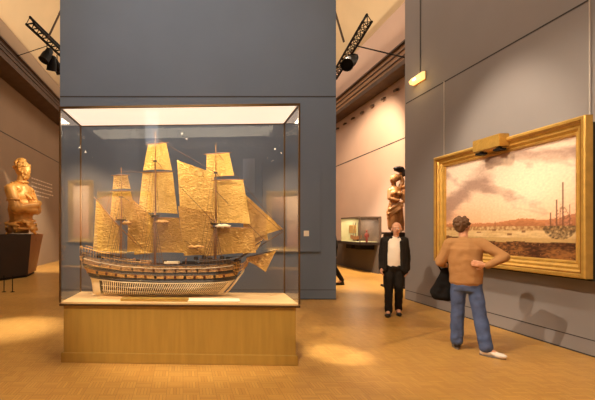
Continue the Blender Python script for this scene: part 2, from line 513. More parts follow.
# stern gallery
g = bmesh.new()
for k, (px, py) in enumerate([(84, 256), (85.5, 260), (87.5, 264.5), (90, 269)]):
    p = S(px, py)
    box(g, p, (.05, .24-.02*k, .012))
    for q in (-.11, -.06, 0, .06, .11): box(g, p+V((-.004, q*(1-.1*k), -.025)), (.03, .014, .045))
obj('stern_gallery', g, M['hull_g'], ship)
g = bmesh.new()
for side in (-1, 1):
    for i in range(5):
        tube(g, [S(88+i*2.4, 259+i*1.2, side*.13), S(89.5+i*2.2, 271+i*.5, side*.12)], .006, 5)
    tube(g, [S(84, 259, side*.12), S(101, 264, side*.15)], .007, 5); tube(g, [S(86, 266, side*.12), S(101, 269, side*.15)], .007, 5)
obj('quarter_gallery', g, M['hull_g'], ship)
for q in (-.08, 0, .08):
    g = bmesh.new(); p = S(82.5, 250.5, q); tube(g, [p, p+V((-.01, 0, .03))], .003, 5); box(g, p+V((-.012, 0, .045)), (.022, .022, .034)); obj('stern_lantern', g, M['hull_g'], ship)
# beakhead
g = bmesh.new()
for side in (-1, 1):
    for k in range(3):
        pts = []
        for i in range(9):
            t = i/8
            px = 233+14*t; py = 262+k*4.2+3.2*math.sin(t*math.pi)-(k*2.6)*t-2*t*t
            pts.append(S(px, py, side*(.09*(1-t)+.008)))
        tube(g, pts, .006, 5)
    for i in range(5):
        t = i/5; tube(g, [S(234+12*t, 262+1.5*t, side*(.09*(1-t)+.008)), S(235+11*t, 273-6*t, side*(.07*(1-t)+.008))], .004, 4)
obj('beakhead', g, M['hull_g'], ship)
blob('figurehead', [(S(244, 268), .016, S(248, 262), .013)], [(S(248.6, 259.8), (.012, .012, .015)), (S(246, 265), (.02, .02, .022))], M['hull_g'], ship, .005, 2)
g = bmesh.new(); tube(g, [S(236, 264, -.07), S(237, 276, -.08)], .004, 5); tube(g, [S(233.5, 273, -.09), S(237, 277, -.08), S(240.5, 273, -.07)], .006, 5); tube(g, [S(234, 264.5, -.11), S(238, 264.5, -.04)], .006, 5)
obj('anchor', g, M['hull_k'], ship)

# masts and yards
def mast(px, base, top, cap, tip, r):
    g = bmesh.new()
    tube(g, [S(px, base), S(px, cap)], [r, r*.8], 8)
    tube(g, [S(px+.5, top+3), S(px+.3, tip+24)], [r*.6, r*.45], 8)
    tube(g, [S(px+.4, tip+27), S(px+.2, tip)], [r*.42, r*.15], 8)
    o = obj('mast', g, M['spar'], ship, True)
    g = bmesh.new(); p = S(px, top)
    bmesh.ops.create_cone(g, cap_ends=True, segments=14, radius1=.05, radius2=.07, depth=.02, matrix=Matrix.Translation(p))
    for k in range(7):
        a = 2*math.pi*k/7; q = p+V((.062*math.cos(a), .062*math.sin(a), .01)); tube(g, [q, q+V((0, 0, .03))], .003, 4)
    obj('mast_top', g, M['spar_d'], o)
    g = bmesh.new(); box(g, S(px, tip+27), (.05, .07, .012)); obj('crosstree', g, M['spar_d'], o)
    return o
mz = mast(121, 264, 220, 216, 170, .013)
mm = mast(155, 266, 216, 211, 134, .017)
mf = mast(215.5, 264, 224, 219, 146, .016)
PHI = math.radians(33)
def yard_pt(mpx, px, py, front=.016, phi=PHI):
    # points on a braced yard: nearer the viewer towards the bow
    y = front
    for _ in range(6):
        p = S(px, py, y); m_ = S(mpx, py, 0)
        y = front-(p.x-m_.x)*math.tan(phi)
    return S(px, py, y)
def yard(mpx, pa, pb, r=.007, m='spar'):
    g = bmesh.new(); a = yard_pt(mpx, *pa); b = yard_pt(mpx, *pb); c = (a+b)/2
    tube(g, [a, a.lerp(b, .3), c, a.lerp(b, .7), b], [r*.45, r, r*1.15, r, r*.45], 6)
    obj('yard', g, M[m], ship, True)
def cloth(name, A, B, C, D, bulge, m='sail', seam=True):
    """A B top corners, D C foot corners; bellies out by bulge"""
    n = 34; bm = bmesh.new(); vs = []
    nrm = (B-A).cross(D-A).normalized()
    if nrm.y < 0: nrm = -nrm
    for j in range(n+1):
        row = []
        for i in range(n+1):
            s, t = i/n, j/n
            tt = t
            p = A.lerp(B, s).lerp(D.lerp(C, s), tt)
            w_ = math.sin(math.pi*s)**.7*math.sin(math.pi*min(1, t*.93+.03))**.7 if 0 < s < 1 else 0
            p = p+nrm*(bulge*w_)
            p.z += .05*abs(bulge)/.06*math.sin(math.pi*s)*t*t*.35
            q = V((p.x+.5*p.z, p.y, p.z*1.3-.4*p.x))*15; nz = (1-2*abs(noise.noise(q)))*.6+(1-2*abs(noise.noise(q*2.1+V((3, 7, 1)))))*.4
            p = p+nrm*(.014*nz)*math.sin(math.pi*min(1, max(0, .08+.84*s)))
            row.append(bm.verts.new(p))
        vs.append(row)
    for j in range(n):
        for i in range(n):
            bm.faces.new((vs[j][i], vs[j][i+1], vs[j+1][i+1], vs[j+1][i]))
    return obj(name, bm, M[m], ship, True)
def square(mpx, a, b, c, d, bulge=.05, m='sail', front=.022):
    yard(mpx, (a[0]-2.5, a[1]), (b[0]+2.5, b[1]))
    A, B, C, D = [yard_pt(mpx, *q, front) for q in (a, b, c, d)]
    return cloth('sail', A, B, C, D, bulge, m)
# mizzen
square(121, (113.6, 175.5), (127.5, 175), (130.5, 189), (112.5, 189.5), .03)
square(121, (112.5, 191.5), (130.5, 191), (138, 221), (109.5, 221), .045)
# main
square(155, (148, 144.5), (166, 142.5), (172, 170.5), (143, 170.5), .05)
square(155, (142.5, 172.5), (172.5, 172), (177.5, 214), (138, 214), .06)
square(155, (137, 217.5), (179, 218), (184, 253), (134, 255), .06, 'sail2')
# fore
square(215.5, (206.5, 154.5), (229, 152.5), (234, 175.5), (206, 178.5), .04)
square(215.5, (205.5, 180.5), (243, 179.5), (250.5, 224), (205, 224.5), .06)
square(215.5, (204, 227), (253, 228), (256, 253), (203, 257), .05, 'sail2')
def stay(name, a, b, c, bulge=.03, m='sail2', y=0, yc=None):
    A, B, C = S(*a, y), S(*b, y), S(*c, y if yc is None else yc)
    return cloth(name, A, A.lerp(B, .02), B, C, bulge, m)
# lateen on the mizzen
g = bmesh.new(); tube(g, [S(94, 197, -.06), S(115, 222, -.04), S(137, 245, -.02)], [.004, .008, .004]); obj('gaff', g, M['spar'], ship, True)
cloth('sail', S(96, 200, -.05), S(120, 227, -.03), S(119, 253, -.03), S(93, 251, -.08), .04)
# staysails
cloth('sail', S(177, 160, .03), S(214, 173, .03), S(214, 218, .03), S(180, 210, .03), .03, 'sail')
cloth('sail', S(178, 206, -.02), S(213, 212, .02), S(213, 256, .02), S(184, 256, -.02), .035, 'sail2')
cloth('sail', S(129, 196, .05), S(151, 216, .05), S(152, 252, .05), S(127, 252, .05), .03, 'sail2')
# jibs
stay('sail', (236, 186), (283, 229), (251, 240), .025, 'sail2', 0)
cloth('sail', S(244, 196, .02), S(265, 221, .02), S(268, 240, .02), S(243, 247, .02), .03, 'sail2')
# bowsprit, jib boom, spritsails
g = bmesh.new(); tube(g, [S(234, 261), S(262, 244.5)], [.016, .011], 8); tube(g, [S(254, 249.5), S(284, 231)], [.009, .005], 7)
bs = obj('bowsprit', g, M['spar_d'], ship, True)
g = bmesh.new(); tube(g, [S(243, 253, .05), S(264, 239.5, -.17)], [.005, .007]); tube(g, [S(246, 257.5, .1), S(278, 249.3, -.17)], [.005, .007])
obj('yard', g, M['spar_d'], bs, True)
cloth('sail', S(247, 257.5, .08), S(276, 250.5, -.16), S(265.5, 272, -.15), S(246, 260.5, .08), .03, 'sail2')
cloth('sail', S(240, 246, .05), S(262, 240, -.15), S(257, 250, -.12), S(243, 254, .03), .02)
# shrouds and ratlines
for (px, top, tip, sp) in ((121, 221, 172, 15), (155, 217, 136, 20), (215.5, 225, 148, 19)):
    for side in (-1, 1):
        g = bmesh.new(); feet = []
        for k in range(7):
            fx = px-sp*.62+sp*k/6*1.15-2
            foot = S(fx, interp(RAIL, fx)+1.5, side*.175); hd_ = S(px, top+1, side*.02)
            feet.append((foot, hd_)); tube(g, [foot, hd_], .003, 3)
        for r in range(1, 13):
            t = r/13
            tube(g, [f.lerp(h_, t) for f, h_ in feet], .0013, 3)
        obj('shrouds', g, M['rope'], ship)
        g = bmesh.new()
        for k in range(4):
            tube(g, [S(px-5+k*3, top, side*.06), S(px+.3, tip+24, side*.008)], .0018, 3)
        for a, b in (((px-12, 262), (px, tip+24)), ((px-16, 261), (px, tip+4))):
            tube(g, [S(*a, side*.17), S(*b, 0)], .0018, 3)
        obj('backstays', g, M['rope'], ship)
g = bmesh.new()
for a, b in (((155, 218), (213, 262)), ((155, 160), (214, 222)), ((155, 138), (215, 172)), ((121, 222), (153, 262)), ((121, 196), (155, 216)), ((121, 172), (155, 172)),
             ((215, 226), (258, 247)), ((215, 172), (282, 232)), ((215, 150), (283, 231)), ((215, 190), (266, 242)), ((96, 200), (120, 190)), ((112, 190), (94, 251))):
    tube(g, [S(*a), S(*b)], .0032, 3)
obj('stays', g, M['rope'], ship)
for k, (px, tip) in enumerate(((121, 170), (155, 134), (215.7, 146))):
    g = bmesh.new(); tube(g, [S(px+.2, tip+3), S(px+.2, tip-2.5)], .004, 6); obj('truck', g, M['hull_g'], ship)
# cradle: pale blocks under keel
cr = tag(empty('ship_cradle', (CCX, CCZ, 0), -TH), 'pale wooden cradle blocks carrying the keel of the ship model', 'ship stand')
zk = hull_pt(.5, 0).z-.013
obj('slab', bb((S(100, 297).x, -.13, .7225), (S(232, 297).x, .13, .738), .002), M['casefloor'], cr)
for px in (104, 142, 182, 218):
    g = bmesh.new(); x = S(px, 290).x
    box(g, (x, 0, (.738+zk)/2), (.05, .10, zk-.742)); obj('block', g, M['casefloor'], cr)
o = tag(obj('deck_board', bb((-.70, -.34, .722), (.12, -.20, .752), .002), M['oak']), 'long brown wooden board lying on the case floor before the ship hull', 'board')
o.location = (CCX, CCZ, .001); o.rotation_euler = (0, 0, -TH)
tag(obj('deck_label', bx((.42, -.30, .735), (.62, .13, .012), rotx(.12), .002), M['white']), 'ivory caption card lying inside the case below the ship bow', 'label')
bpy.data.objects['deck_label'].location = (CCX, CCZ, 0.004); bpy.data.objects['deck_label'].rotation_euler = (0, 0, -TH)

# ------------------------------------------------------------ big painting on right wall
XF, ZN, ZF, HB, HT = 4.82, 4.80, 7.71, .99, 2.965
pt = tag(empty('framed_painting', (XF, (ZN+ZF)/2, HB)), 'huge gilt-framed harbour painting at sunset on the right wall', 'painting')
Wd, Ht = ZF-ZN, HT-HB
# local axes: x into wall, y along wall (+ away), z up
def frame_ring(parent, Wd, Ht, prof, m, name='frame'):
    bm = bmesh.new(); rings = []
    for (inset, dx) in prof:
        y = Wd/2-inset
        rings.append([bm.verts.new((dx, yy, zz)) for yy, zz in ((-y, inset), (y, inset), (y, Ht-inset), (-y, Ht-inset))])
    for a, b in zip(rings, rings[1:]):
        for k in range(4): bm.faces.new((a[k], a[(k+1) % 4], b[(k+1) % 4], b[k]))
    return obj(name, bm, m, parent)
prof = [(.02, .12), (0, .10), (0, .01), (.015, 0), (.045, 0), (.055, .02), (.08, .03), (.10, .055), (.13, .05), (.15, .075), (.165, .085), (.175, .075), (.19, .08), (.205, .12), (.205, .13)]
frame_ring(pt, Wd, Ht, prof, M['gold'])
g = bmesh.new()
for zz in (.068, Ht-.068): box(g, (.02, 0, zz), (.012, Wd-.14, .008))
for yy in (-Wd/2+.068, Wd/2-.068): box(g, (.02, yy, Ht/2), (.012, .008, Ht-.14))
obj('inner_moulding', g, M['gold_d'], pt)
obj('shade_box', bb((.125, -Wd/2+.03, -.03), (.25, Wd/2-.03, Ht-.08)), M['shade_box'], pt)  # dark box added behind the frame to deepen its shadow strip
def vcol_mat():
    m, nt, b = new_mat('oil_paint')
    a = nt.nodes.new('ShaderNodeVertexColor'); a.layer_name = 'paint'
    nt.links.new(a.outputs['Color'], b.inputs['Base Color'])
    b.inputs['Roughness'].default_value = .55; b.inputs['Specular IOR Level'].default_value = .25
    return m
M['oil'] = vcol_mat()
def lerp3(a, b, t): t = max(0, min(1, t)); return tuple(a[i]+(b[i]-a[i])*t for i in range(3))
def fb(x, y, o=4, s=0.0):
    v = 0; a = .5
    for k in range(o): v += a*noise.noise(V((x, y, s+k*3.1))); x *= 2.1; y *= 2.1; a *= .5
    return v
def harbour(u, v):
    """u 0 left..1 right, v 0 bottom..1 top -> sRGB 0..255"""
    hz = .285
    land = hz+.035+.05*max(0, 1-abs(u-.68)/.22)*(.7+.5*fb(u*9, 1))+.05*max(0, (u-.8)/.2)+.012*fb(u*30, 2)
    if v > hz:
        t = (v-hz)/(1-hz)
        c = lerp3((234, 184, 142), (240, 212, 186), t*1.6)
        c = lerp3(c, (226, 206, 186), (t-.55)*1.5)
        c = lerp3(c, (250, 224, 196), .9*math.exp(-((u-.72)**2/.05+(t-.5)**2/.1)))
        n = fb(u*2.6+.5*fb(u*4, t*4), t*3.4+u*1.2, 6, 2.3)
        dark = max(0, .75-abs((u-.02)-(t-.20)*.55)*2.1)*1.2
        dark = max(dark, max(0, .65-abs(t-.93+.25*(u-.45)**2)*3.0)*(1 if u > .3 else .5))
        dens = max(0, min(1, (n*1.5+dark-.30)*1.9))
        c = lerp3(c, (158, 130, 112), dens*.8)
        if u < .35 and t < .3: c = lerp3(c, (226, 172, 130), .5*(1-t/.3))
        if v < land: c = lerp3((196, 138, 92), (170, 116, 74), (land-v)*18+fb(u*40, v*60)*1.2)
        if u > .82 and v < hz+.10 and fb(math.floor(u*60)*.7, math.floor(v*60)*.9, 1) > -.05 and v < hz+.04+.06*((u-.8)/.2): c = (188, 132, 96)
        for (mu, mh, mw) in ((.92, .36, .003), (.885, .22, .0026), (.955, .17, .0026), (.905, .13, .0025), (.85, .11, .0022), (.55, .06, .002), (.47, .05, .002)):
            if abs(u-mu) < mw and v < hz+mh: c = lerp3(c, (110, 78, 56), .75)
        if .84 < u < .97 and v < hz+.20*(1-abs(u-.915)/.07) and fb(u*90, v*50, 2) > .06: c = lerp3(c, (120, 86, 60), .5)
    else:
        t = v/hz
        c = lerp3((176, 150, 96), (196, 162, 108), t)
        shore = .48+.10*fb(u*5, 3)+.16*(u < .25)*(1-u/.25)
        if t > .62: c = lerp3(c, (214, 186, 138), .6+fb(u*8, t*12)*1.2)
        if t > .86: c = lerp3(c, (150, 110, 64), .5+fb(u*50, t*9)*2)
        if t < shore:
            n = fb(u*34, v*70, 3, 9); n2 = fb(u*6, v*12, 2, 4)
            c = lerp3((150, 106, 58), (70, 44, 24), .5+n*1.8+n2*1.5)
            if n > .30: c = lerp3(c, (196, 150, 96), .7)
        if t > .60+.25*abs((u-.90)/.09)**3 and abs(u-.90) < .1: c = lerp3(c, (92, 74, 46), .55+1.6*fb(u*70, t*14))
        for (bu, bt, bw) in ((.33, .78, .03), (.46, .86, .025), (.58, .72, .03), (.68, .82, .022)):
            if abs(u-bu) < bw*.6 and abs(t-bt) < .03: c = lerp3(c, (120, 84, 50), .7)
    k = 1+.10*fb(u*60, v*60, 2, 20)
    return tuple(255*max(0, min(1, q*k*1.02/255))**(1.12, 1.16, 1.12)[i_] for i_, q in enumerate(c))
def canvas(parent, Wd, Ht, inset, dx, fn, nu, nv, m):
    bm = bmesh.new(); cl = bm.loops.layers.color.new('paint')
    w_, h_ = Wd-2*inset, Ht-2*inset
    vs = [[bm.verts.new((dx, w_/2-w_*i/nu, inset+h_*j/nv)) for j in range(nv+1)] for i in range(nu+1)]
    cs = [[fn(i/nu, j/nv) for j in range(nv+1)] for i in range(nu+1)]
    for i in range(nu):
        for j in range(nv):
            f = bm.faces.new((vs[i][j], vs[i+1][j], vs[i+1][j+1], vs[i][j+1]))
            for lp, (a, b) in zip(f.loops, ((i, j), (i+1, j), (i+1, j+1), (i, j+1))):
                c = cs[a][b]; lp[cl] = (c[0]/255, c[1]/255, c[2]/255, 1)
    return obj('canvas', bm, m, parent)
canvas(pt, Wd, Ht, .20, .12, harbour, 230, 150, M['oil'])
# gilt box at the top of the frame
lb = obj('cresting_box', bb((-.10, -.29, Ht-.13), (.05, .27, Ht+.06), .008), M['gold'], pt)
for yy in (-.2, .17):
    g = bmesh.new(); box(g, (-.03, yy, Ht-.165), (.10, .13, .03)); box(g, (-.02, yy, Ht-.14), (.03, .04, .03))
    obj('clip', g, M['black'], lb)
for k, (px, top, lab) in enumerate(((444, 4.46, 'thin steel hanging wire at the far left end of the harbour painting'), (589.5, 7.2, 'thin steel hanging wire at the near right end of the harbour painting'))):
    y = 5.06*400/(px-CX); g = bmesh.new(); tube(g, [(5.06, y, 2.88), (5.06, y, top)], .0075, 6)
    tag(obj('hanging_wire', g, M['steel']), lab, 'wire', 'hanging wires of the painting')
for yy, zz in ((4.86, 2.84), (4.86, .93)):
    pass
# emergency light high on the right wall
ex = tag(empty('emergency_light', (WR, 8.6, 4.83)), 'glowing yellow emergency light high on the right wall', 'lamp')
g = bmesh.new()
pf = [(0, -.09), (-.13, -.06), (-.16, .02), (-.10, .09), (0, .10)]
a = [g.verts.new((x*.8, -.21, z*.85)) for x, z in pf]; b = [g.verts.new((x*.8, .21, z*.85)) for x, z in pf]
for i in range(5): g.faces.new((a[i], a[(i+1) % 5], b[(i+1) % 5], b[i]))
g.faces.new(a); g.faces.new(b)
obj('diffuser', g, M['exit'], ex)
obj('base_plate', bb((-.02, -.215, -.10), (-.001, .215, .09), .004), M['gold_d'], ex)
obj('bulb_glow', bx((-.122, .02, 0), (.02, .12, .05), None, .008), M['exit_hot'], ex)
obj('conduit', tube(bmesh.new(), [(-.012, -.02, .12), (-.012, -.02, 2.4)], .008, 6), M['groove'], ex)

# ------------------------------------------------------------ trusses with spotlights
def truss(name, A, B, lamps, label, w_=.21):
    A, B = V(A), V(B); t = tag(empty(name, A), label, 'lighting truss')
    d = (B-A); L = d.length; d.normalize(); s = d.cross(V((0, 0, 1))).normalized(); up = s.cross(d).normalized()
    off = [s*w_/2+up*0, -s*w_/2+up*0, up*(w_*.85)]
    g = bmesh.new()
    for o_ in off: tube(g, [o_, o_+d*L], .036, 6)
    obj('chord', g, M['black'], t)
    g = bmesh.new(); n = int(L/.28)
    for i in range(n):
        a0 = d*(i*L/n); a1 = d*((i+1)*L/n)
        for p, q in ((0, 1), (1, 2), (2, 0)):
            tube(g, [off[p]+a0, off[q]+a1], .012, 4); tube(g, [off[p]+a0, off[q]+a0], .012, 4)
    obj('lacing', g, M['black'], t)
    return t, d
def can(name, at, aim, label, r=.12, L=.34):
    at = V(at); aim = V(aim); t = tag(empty(name, at), label, 'spotlight')
    d = (aim-at).normalized(); rot = d.to_track_quat('Z', 'Y').to_matrix()
    bm = bmesh.new()
    prof = [(-.5*L, r*.45), (-.42*L, r*.75), (-.1*L, r*.85), (.0, r), (.42*L, r), (.5*L, r*1.12)]
    rings = [[bm.verts.new((rr*math.cos(a), rr*math.sin(a), z)) for a in [2*math.pi*k/14 for k in range(14)]] for z, rr in prof]
    for p, q in zip(rings, rings[1:]):
        for k in range(14): bm.faces.new((p[k], p[(k+1) % 14], q[(k+1) % 14], q[k]))
    bm.faces.new(rings[0])
    bmesh.ops.transform(bm, matrix=rot.to_4x4(), verts=bm.verts)
    obj('housing', bm, M['black'], t, True)
    bm = bmesh.new(); bmesh.ops.create_circle(bm, cap_ends=True, segments=14, radius=r*.95, matrix=Matrix.Translation(d*(L*.4)) @ rot.to_4x4())
    obj('lens', bm, M['black'], t)
    g = bmesh.new()
    s = rot @ V((1, 0, 0))
    tube(g, [s*r*1.05, s*r*1.15+V((0, 0, .12)), V((0, 0, .2)), -s*r*1.15+V((0, 0, .12)), -s*r*1.05], .013, 5)
    tube(g, [(0, 0, .2), (0, 0, .34)], .016, 5)
    obj('yoke', g, M['black'], t)
    return t
TL = P(30, 24, 10.5); TLe = P(66, 58, 12.8)
truss('lighting_truss', TL, TLe, [], 'black lighting truss hanging left of the blue partition')
TR = P(367, 22, 10.5); TRe = P(333, 79, 14.0)
truss('lighting_truss', TR, TRe, [], 'black lighting truss hanging right of the blue partition', .24)
can('spotlight', P(47, 55, 11.4), (-5, 10.5, 4), 'black spotlight under the left truss, nearest its free end', .14, .42)
can('spotlight', P(52, 63, 11.8), (-4.8, 13.6, 2.5), 'black spotlight under the left truss, the middle one', .14, .42)
can('spotlight', P(57, 66, 12.2), (-1, 13, 2), 'black spotlight under the left truss, closest to the blue partition', .14, .42)
can('spotlight', P(351, 61, 11.7), P(330, 82, 10.9), 'black spotlight hanging under the right truss', .17, .62)
def cable(a, b, r, label, m='black', grp=None):
    tag(obj('cable', tube(bmesh.new(), [a, b], r, 5), M[m]), label, 'cable')
cable(P(48, 38, 11.2), P(62, 8, 11.2)+V((0, 0, 0)), .03, 'dark brown cable rising steeply from the left truss', 'cornice_d')
cable(P(47, 46, 11.2), P(17, 56, 13), .012, 'thin wire running left from the left truss')
cable(P(344, 42, 11.6), P(334, 8, 11.6), .03, 'dark brown cable rising steeply from the right truss', 'cornice_d')
cable(P(357, 46, 11.2), P(407, 58, 9.6), .018, 'thin dark wire running right from the right truss towards the grey wall')

# ------------------------------------------------------------ left bust and plinth
lp = tag(empty('statue_plinth', (-5.6, 13.4, 0)), 'dark mahogany flared plinth under the gilded bust on the left', 'plinth')
def off2(ps): return [(x+5.6, y-13.4) for x, y in ps]
lowp = off2([(-5.86, 11.9), (-5.22, 13.45), (-5.42, 14.75), (-6.3, 14.75), (-6.3, 11.9)])
topp = off2([(-5.80, 11.8), (-5.09, 13.42), (-5.22, 14.95), (-6.36, 14.95), (-6.36, 11.8)])
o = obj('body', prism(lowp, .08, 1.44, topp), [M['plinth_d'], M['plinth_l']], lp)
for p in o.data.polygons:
    if p.normal.x > .5 and p.normal.y > .02: p.material_index = 1  # side face coloured lighter brown, light painted into the material
obj('base', prism([(x*.9, y*.9) for x, y in lowp], 0, .08), M['black'], lp)
obj('caption_card', bx((.435, .75, 1.25), (.008, .26, .14), rotz(.09)), M['plinth_l'], lp)
# bust local frame: +x is the way he faces, scaled 1 unit = 1 m, base centre at plinth top
bust = tag(empty('gilded_bust', (-5.50, 13.60, 1.445), math.radians(-12)), 'golden bust of a bearded man with folded arms on the dark plinth', 'statue')
bust.scale = (1.1, 1.05, 1.12)
caps = [((0, 0, .36), .34, (-.02, 0, .75), .40), ((-.04, -.22, 1.32), .24, (-.04, .22, 1.32), .24), ((-.02, 0, .8), .38, (-.04, 0, 1.25), .36),
        ((-.02, 0, 1.4), .18, (.04, 0, 1.72), .15),
        # upper arms
        ((-.05, -.46, 1.30), .20, (.18, -.56, .78), .17), ((-.05, .46, 1.30), .20, (.18, .56, .78), .17),
        # folded forearms
        ((.20, -.55, .74), .15, (.50, .05, .86), .11), ((.50, .05, .86), .11, (.44, .30, .94), .09),
        ((.20, .55, .74), .15, (.46, -.02, .70), .12), ((.46, -.02, .70), .12, (.36, -.32, .72), .09)]
for k in range(4):   # fingers on the upper arm
    caps.append(((.42, .30, 1.0-k*.045), .035, (.30, .46, 1.0-k*.05), .028))
    caps.append(((.34, -.32, .80-k*.045), .035, (.24, -.50, .84-k*.05), .028))
ells = [((.05, 0, 1.12), (.26, .36, .30)),
        ((.04, 0, 1.98), (.235, .19, .26)), ((.13, 0, 1.88), (.17, .145, .2)), ((.265, 0, 1.955), (.06, .04, .08)), ((.285, 0, 1.915), (.035, .045, .03)),
        ((.20, 0, 2.06), (.07, .14, .035)), ((.04, -.20, 1.95), (.05, .03, .07)), ((.04, .20, 1.95), (.05, .03, .07)),
        ((.22, .07, 2.0), (.03, .035, .02)), ((.22, -.07, 2.0), (.03, .035, .02)), ((.24, 0, 1.845), (.035, .06, .018))]
blob('body', caps, ells, M['statue'], bust, .022, 2)
hair = []
for k in range(60):
    a = random.uniform(-2.6, 2.6)+math.pi; t = random.uniform(.1, 1)
    el = random.uniform(-.1, 1.4)
    x = .02+.235*math.cos(a)*math.cos(el); y = .2*math.sin(a)*math.cos(el); z = 2.02+.25*math.sin(el)
    hair.append(((x, y, z), (.055, .055, .05)))
blob('hair', [], hair, M['statue'], bust, .018, 1)
beard = []
for k in range(30):
    a = random.uniform(-1.5, 1.5); z = random.uniform(1.68, 1.86)
    rr = .17 if z > 1.76 else .13
    beard.append(((.10+rr*math.cos(a)*.85, rr*math.sin(a)*.85, z), (.045, .045, .05)))
beard += [((.27, .05, 1.865), (.03, .05, .02)), ((.27, -.05, 1.865), (.03, .05, .02))]
blob('beard', [], beard, M['statue'], bust, .018, 1)
dr = []
for k in range(16):
    a0 = random.uniform(0, 6.28); z = .08+.30*random.random(); r0 = .40+.06*random.random()
    dr.append(((r0*math.cos(a0), r0*1.15*math.sin(a0), z), .055, (r0*math.cos(a0+1.0), r0*1.15*math.sin(a0+1.0), z+random.uniform(-.12, .16)), .04))
dr.append(((0, 0, .32), .3, (0, 0, .45), .36)); dr.append(((0, -.3, .1), .09, (0, .3, .1), .09))
for q in (-1, 1):
    dr.append(((-.12, q*.30, 1.52), .05, (.40, q*.10, 1.05), .05))
    for k in range(9):
        a0 = k*.72; c0 = V((.06, q*.505, 1.02)); c1 = lambda t: c0+V((.22*math.cos(t), q*.06*math.cos(t)+.20*math.sin(t)*.9, -.02))
        dr.append((c1(a0), .035, c1(a0+.72), .035))
    for k in range(4): dr.append(((-.16+.05*k, q*(.60-.01*k), 1.38-.07*k), .03, (.20, q*.42, 1.34-.09*k), .025))
for k in range(14):
    a0 = 2*math.pi*k/14; dr.append(((.0+.19*math.cos(a0), .19*math.sin(a0), 1.56), .045, (.0+.19*math.cos(a0+.45), .19*math.sin(a0+.45), 1.56), .045))
blob('drapery', dr, [], M['statue'], bust, .022, 2)
# stanchions in front of the plinth
for i, px in enumerate((4, 12.5)):
    z_ = 10.2; x = (px-CX)*z_/F
    s_ = tag(empty('barrier_post', (x, z_, 0)), ('thin dark barrier post at the left edge of the floor before the plinth', 'thin dark barrier post just right of its twin before the plinth')[i], 'barrier', 'barrier posts before the bust')
    obj('post', tube(bmesh.new(), [(0, 0, .01), (0, 0, .42)], .012, 8), M['black'], s_)
    g = bmesh.new(); bmesh.ops.create_cone(g, cap_ends=True, segments=16, radius1=.06, radius2=.045, depth=.012, matrix=Matrix.Translation((0, 0, .006))); obj('foot', g, M['black'], s_)

# ------------------------------------------------------------ right statue
sx_, sy_ = P(395, 230, 11)[0], 11.0
pd = tag(empty('statue_pedestal', (sx_, sy_, 0)), 'dark pedestal behind the walking man, under the carved figure', 'plinth')
obj('body', bb((-.22, -.22, .06), (.22, .22, 1.46), .01), M['plinth_d'], pd); obj('base', bb((-.27, -.27, 0), (.27, .27, .06), .008), M['plinth_d'], pd); obj('cap', bb((-.25, -.25, 1.46), (.25, .25, 1.52), .008), M['plinth_d'], pd)
fg = tag(empty('carved_figure', (sx_, sy_, 1.52)), 'carved brown wooden figurehead of a woman with raised arm on the pedestal', 'statue')
# viewer sees +x right; faces -x (left) slightly towards the viewer
caps = [((-.06, 0, .15), .13, (-.08, 0, .55), .15), ((.07, .02, .13), .11, (.02, 0, .55), .15), ((-.03, 0, .6), .17, (-.02, 0, .85), .12), ((-.02, 0, .85), .13, (-.02, 0, 1.12), .155),
        ((-.02, 0, 1.2), .07, (-.04, 0, 1.36), .06), ((-.15, -.03, 1.14), .07, (-.21, -.1, .92), .055), ((-.21, -.1, .92), .055, (-.02, -.2, .86), .045),
        ((.12, .0, 1.18), .075, (.20, -.02, 1.38), .055), ((.20, -.02, 1.38), .055, (.14, -.02, 1.60), .045), ((.12, -.06, 1.0), .05, (.20, -.16, .84), .04)]
ells = [((-.05, -.02, 1.45), (.095, .10, .13)), ((-.135, -.05, 1.44), (.03, .025, .025)), ((-.09, -.13, 1.06), (.07, .07, .07)), ((.05, -.13, 1.05), (.07, .07, .07)),
        ((.02, 0, 1.49), (.11, .11, .11))]
for k in range(4): caps.append(((.13+.01*k, -.06, 1.60), .018, (.08+.025*k, -.08, 1.68), .014))
blob('body', caps, ells, M['statue2'], fg, .018, 2)
dr = [((-.2, -.1, .62), .05, (.12, -.16, .82), .05), ((-.22, -.08, .50), .045, (.10, -.17, .72), .05), ((-.22, -.06, .40), .035, (.04, -.18, .62), .04), ((.10, -.1, .75), .05, (.17, -.05, .2), .06),
      ((.14, -.02, .8), .05, (.18, 0, .09), .07), ((.0, .12, .8), .08, (.05, .10, .12), .10)]
blob('drapery', dr, [], M['statue2'], fg, .018, 2)
blob('cherub', [((.20, -.12, .92), .07, (.19, -.12, 1.12), .06), ((.15, -.15, 1.02), .03, (.24, -.15, 1.2), .025), ((.2, -.12, .9), .04, (.24, -.14, .74), .03)], [((.19, -.13, 1.23), (.065, .065, .075))], M['statue2'], fg, .014, 2)
blob('vessel', [((.0, -.04, 1.72), .055, (.20, -.04, 1.66), .07)], [((.08, -.04, 1.75), (.15, .08, .06)), ((.21, -.04, 1.60), (.07, .07, .08))], M['plinth_d'], fg, .014, 2)

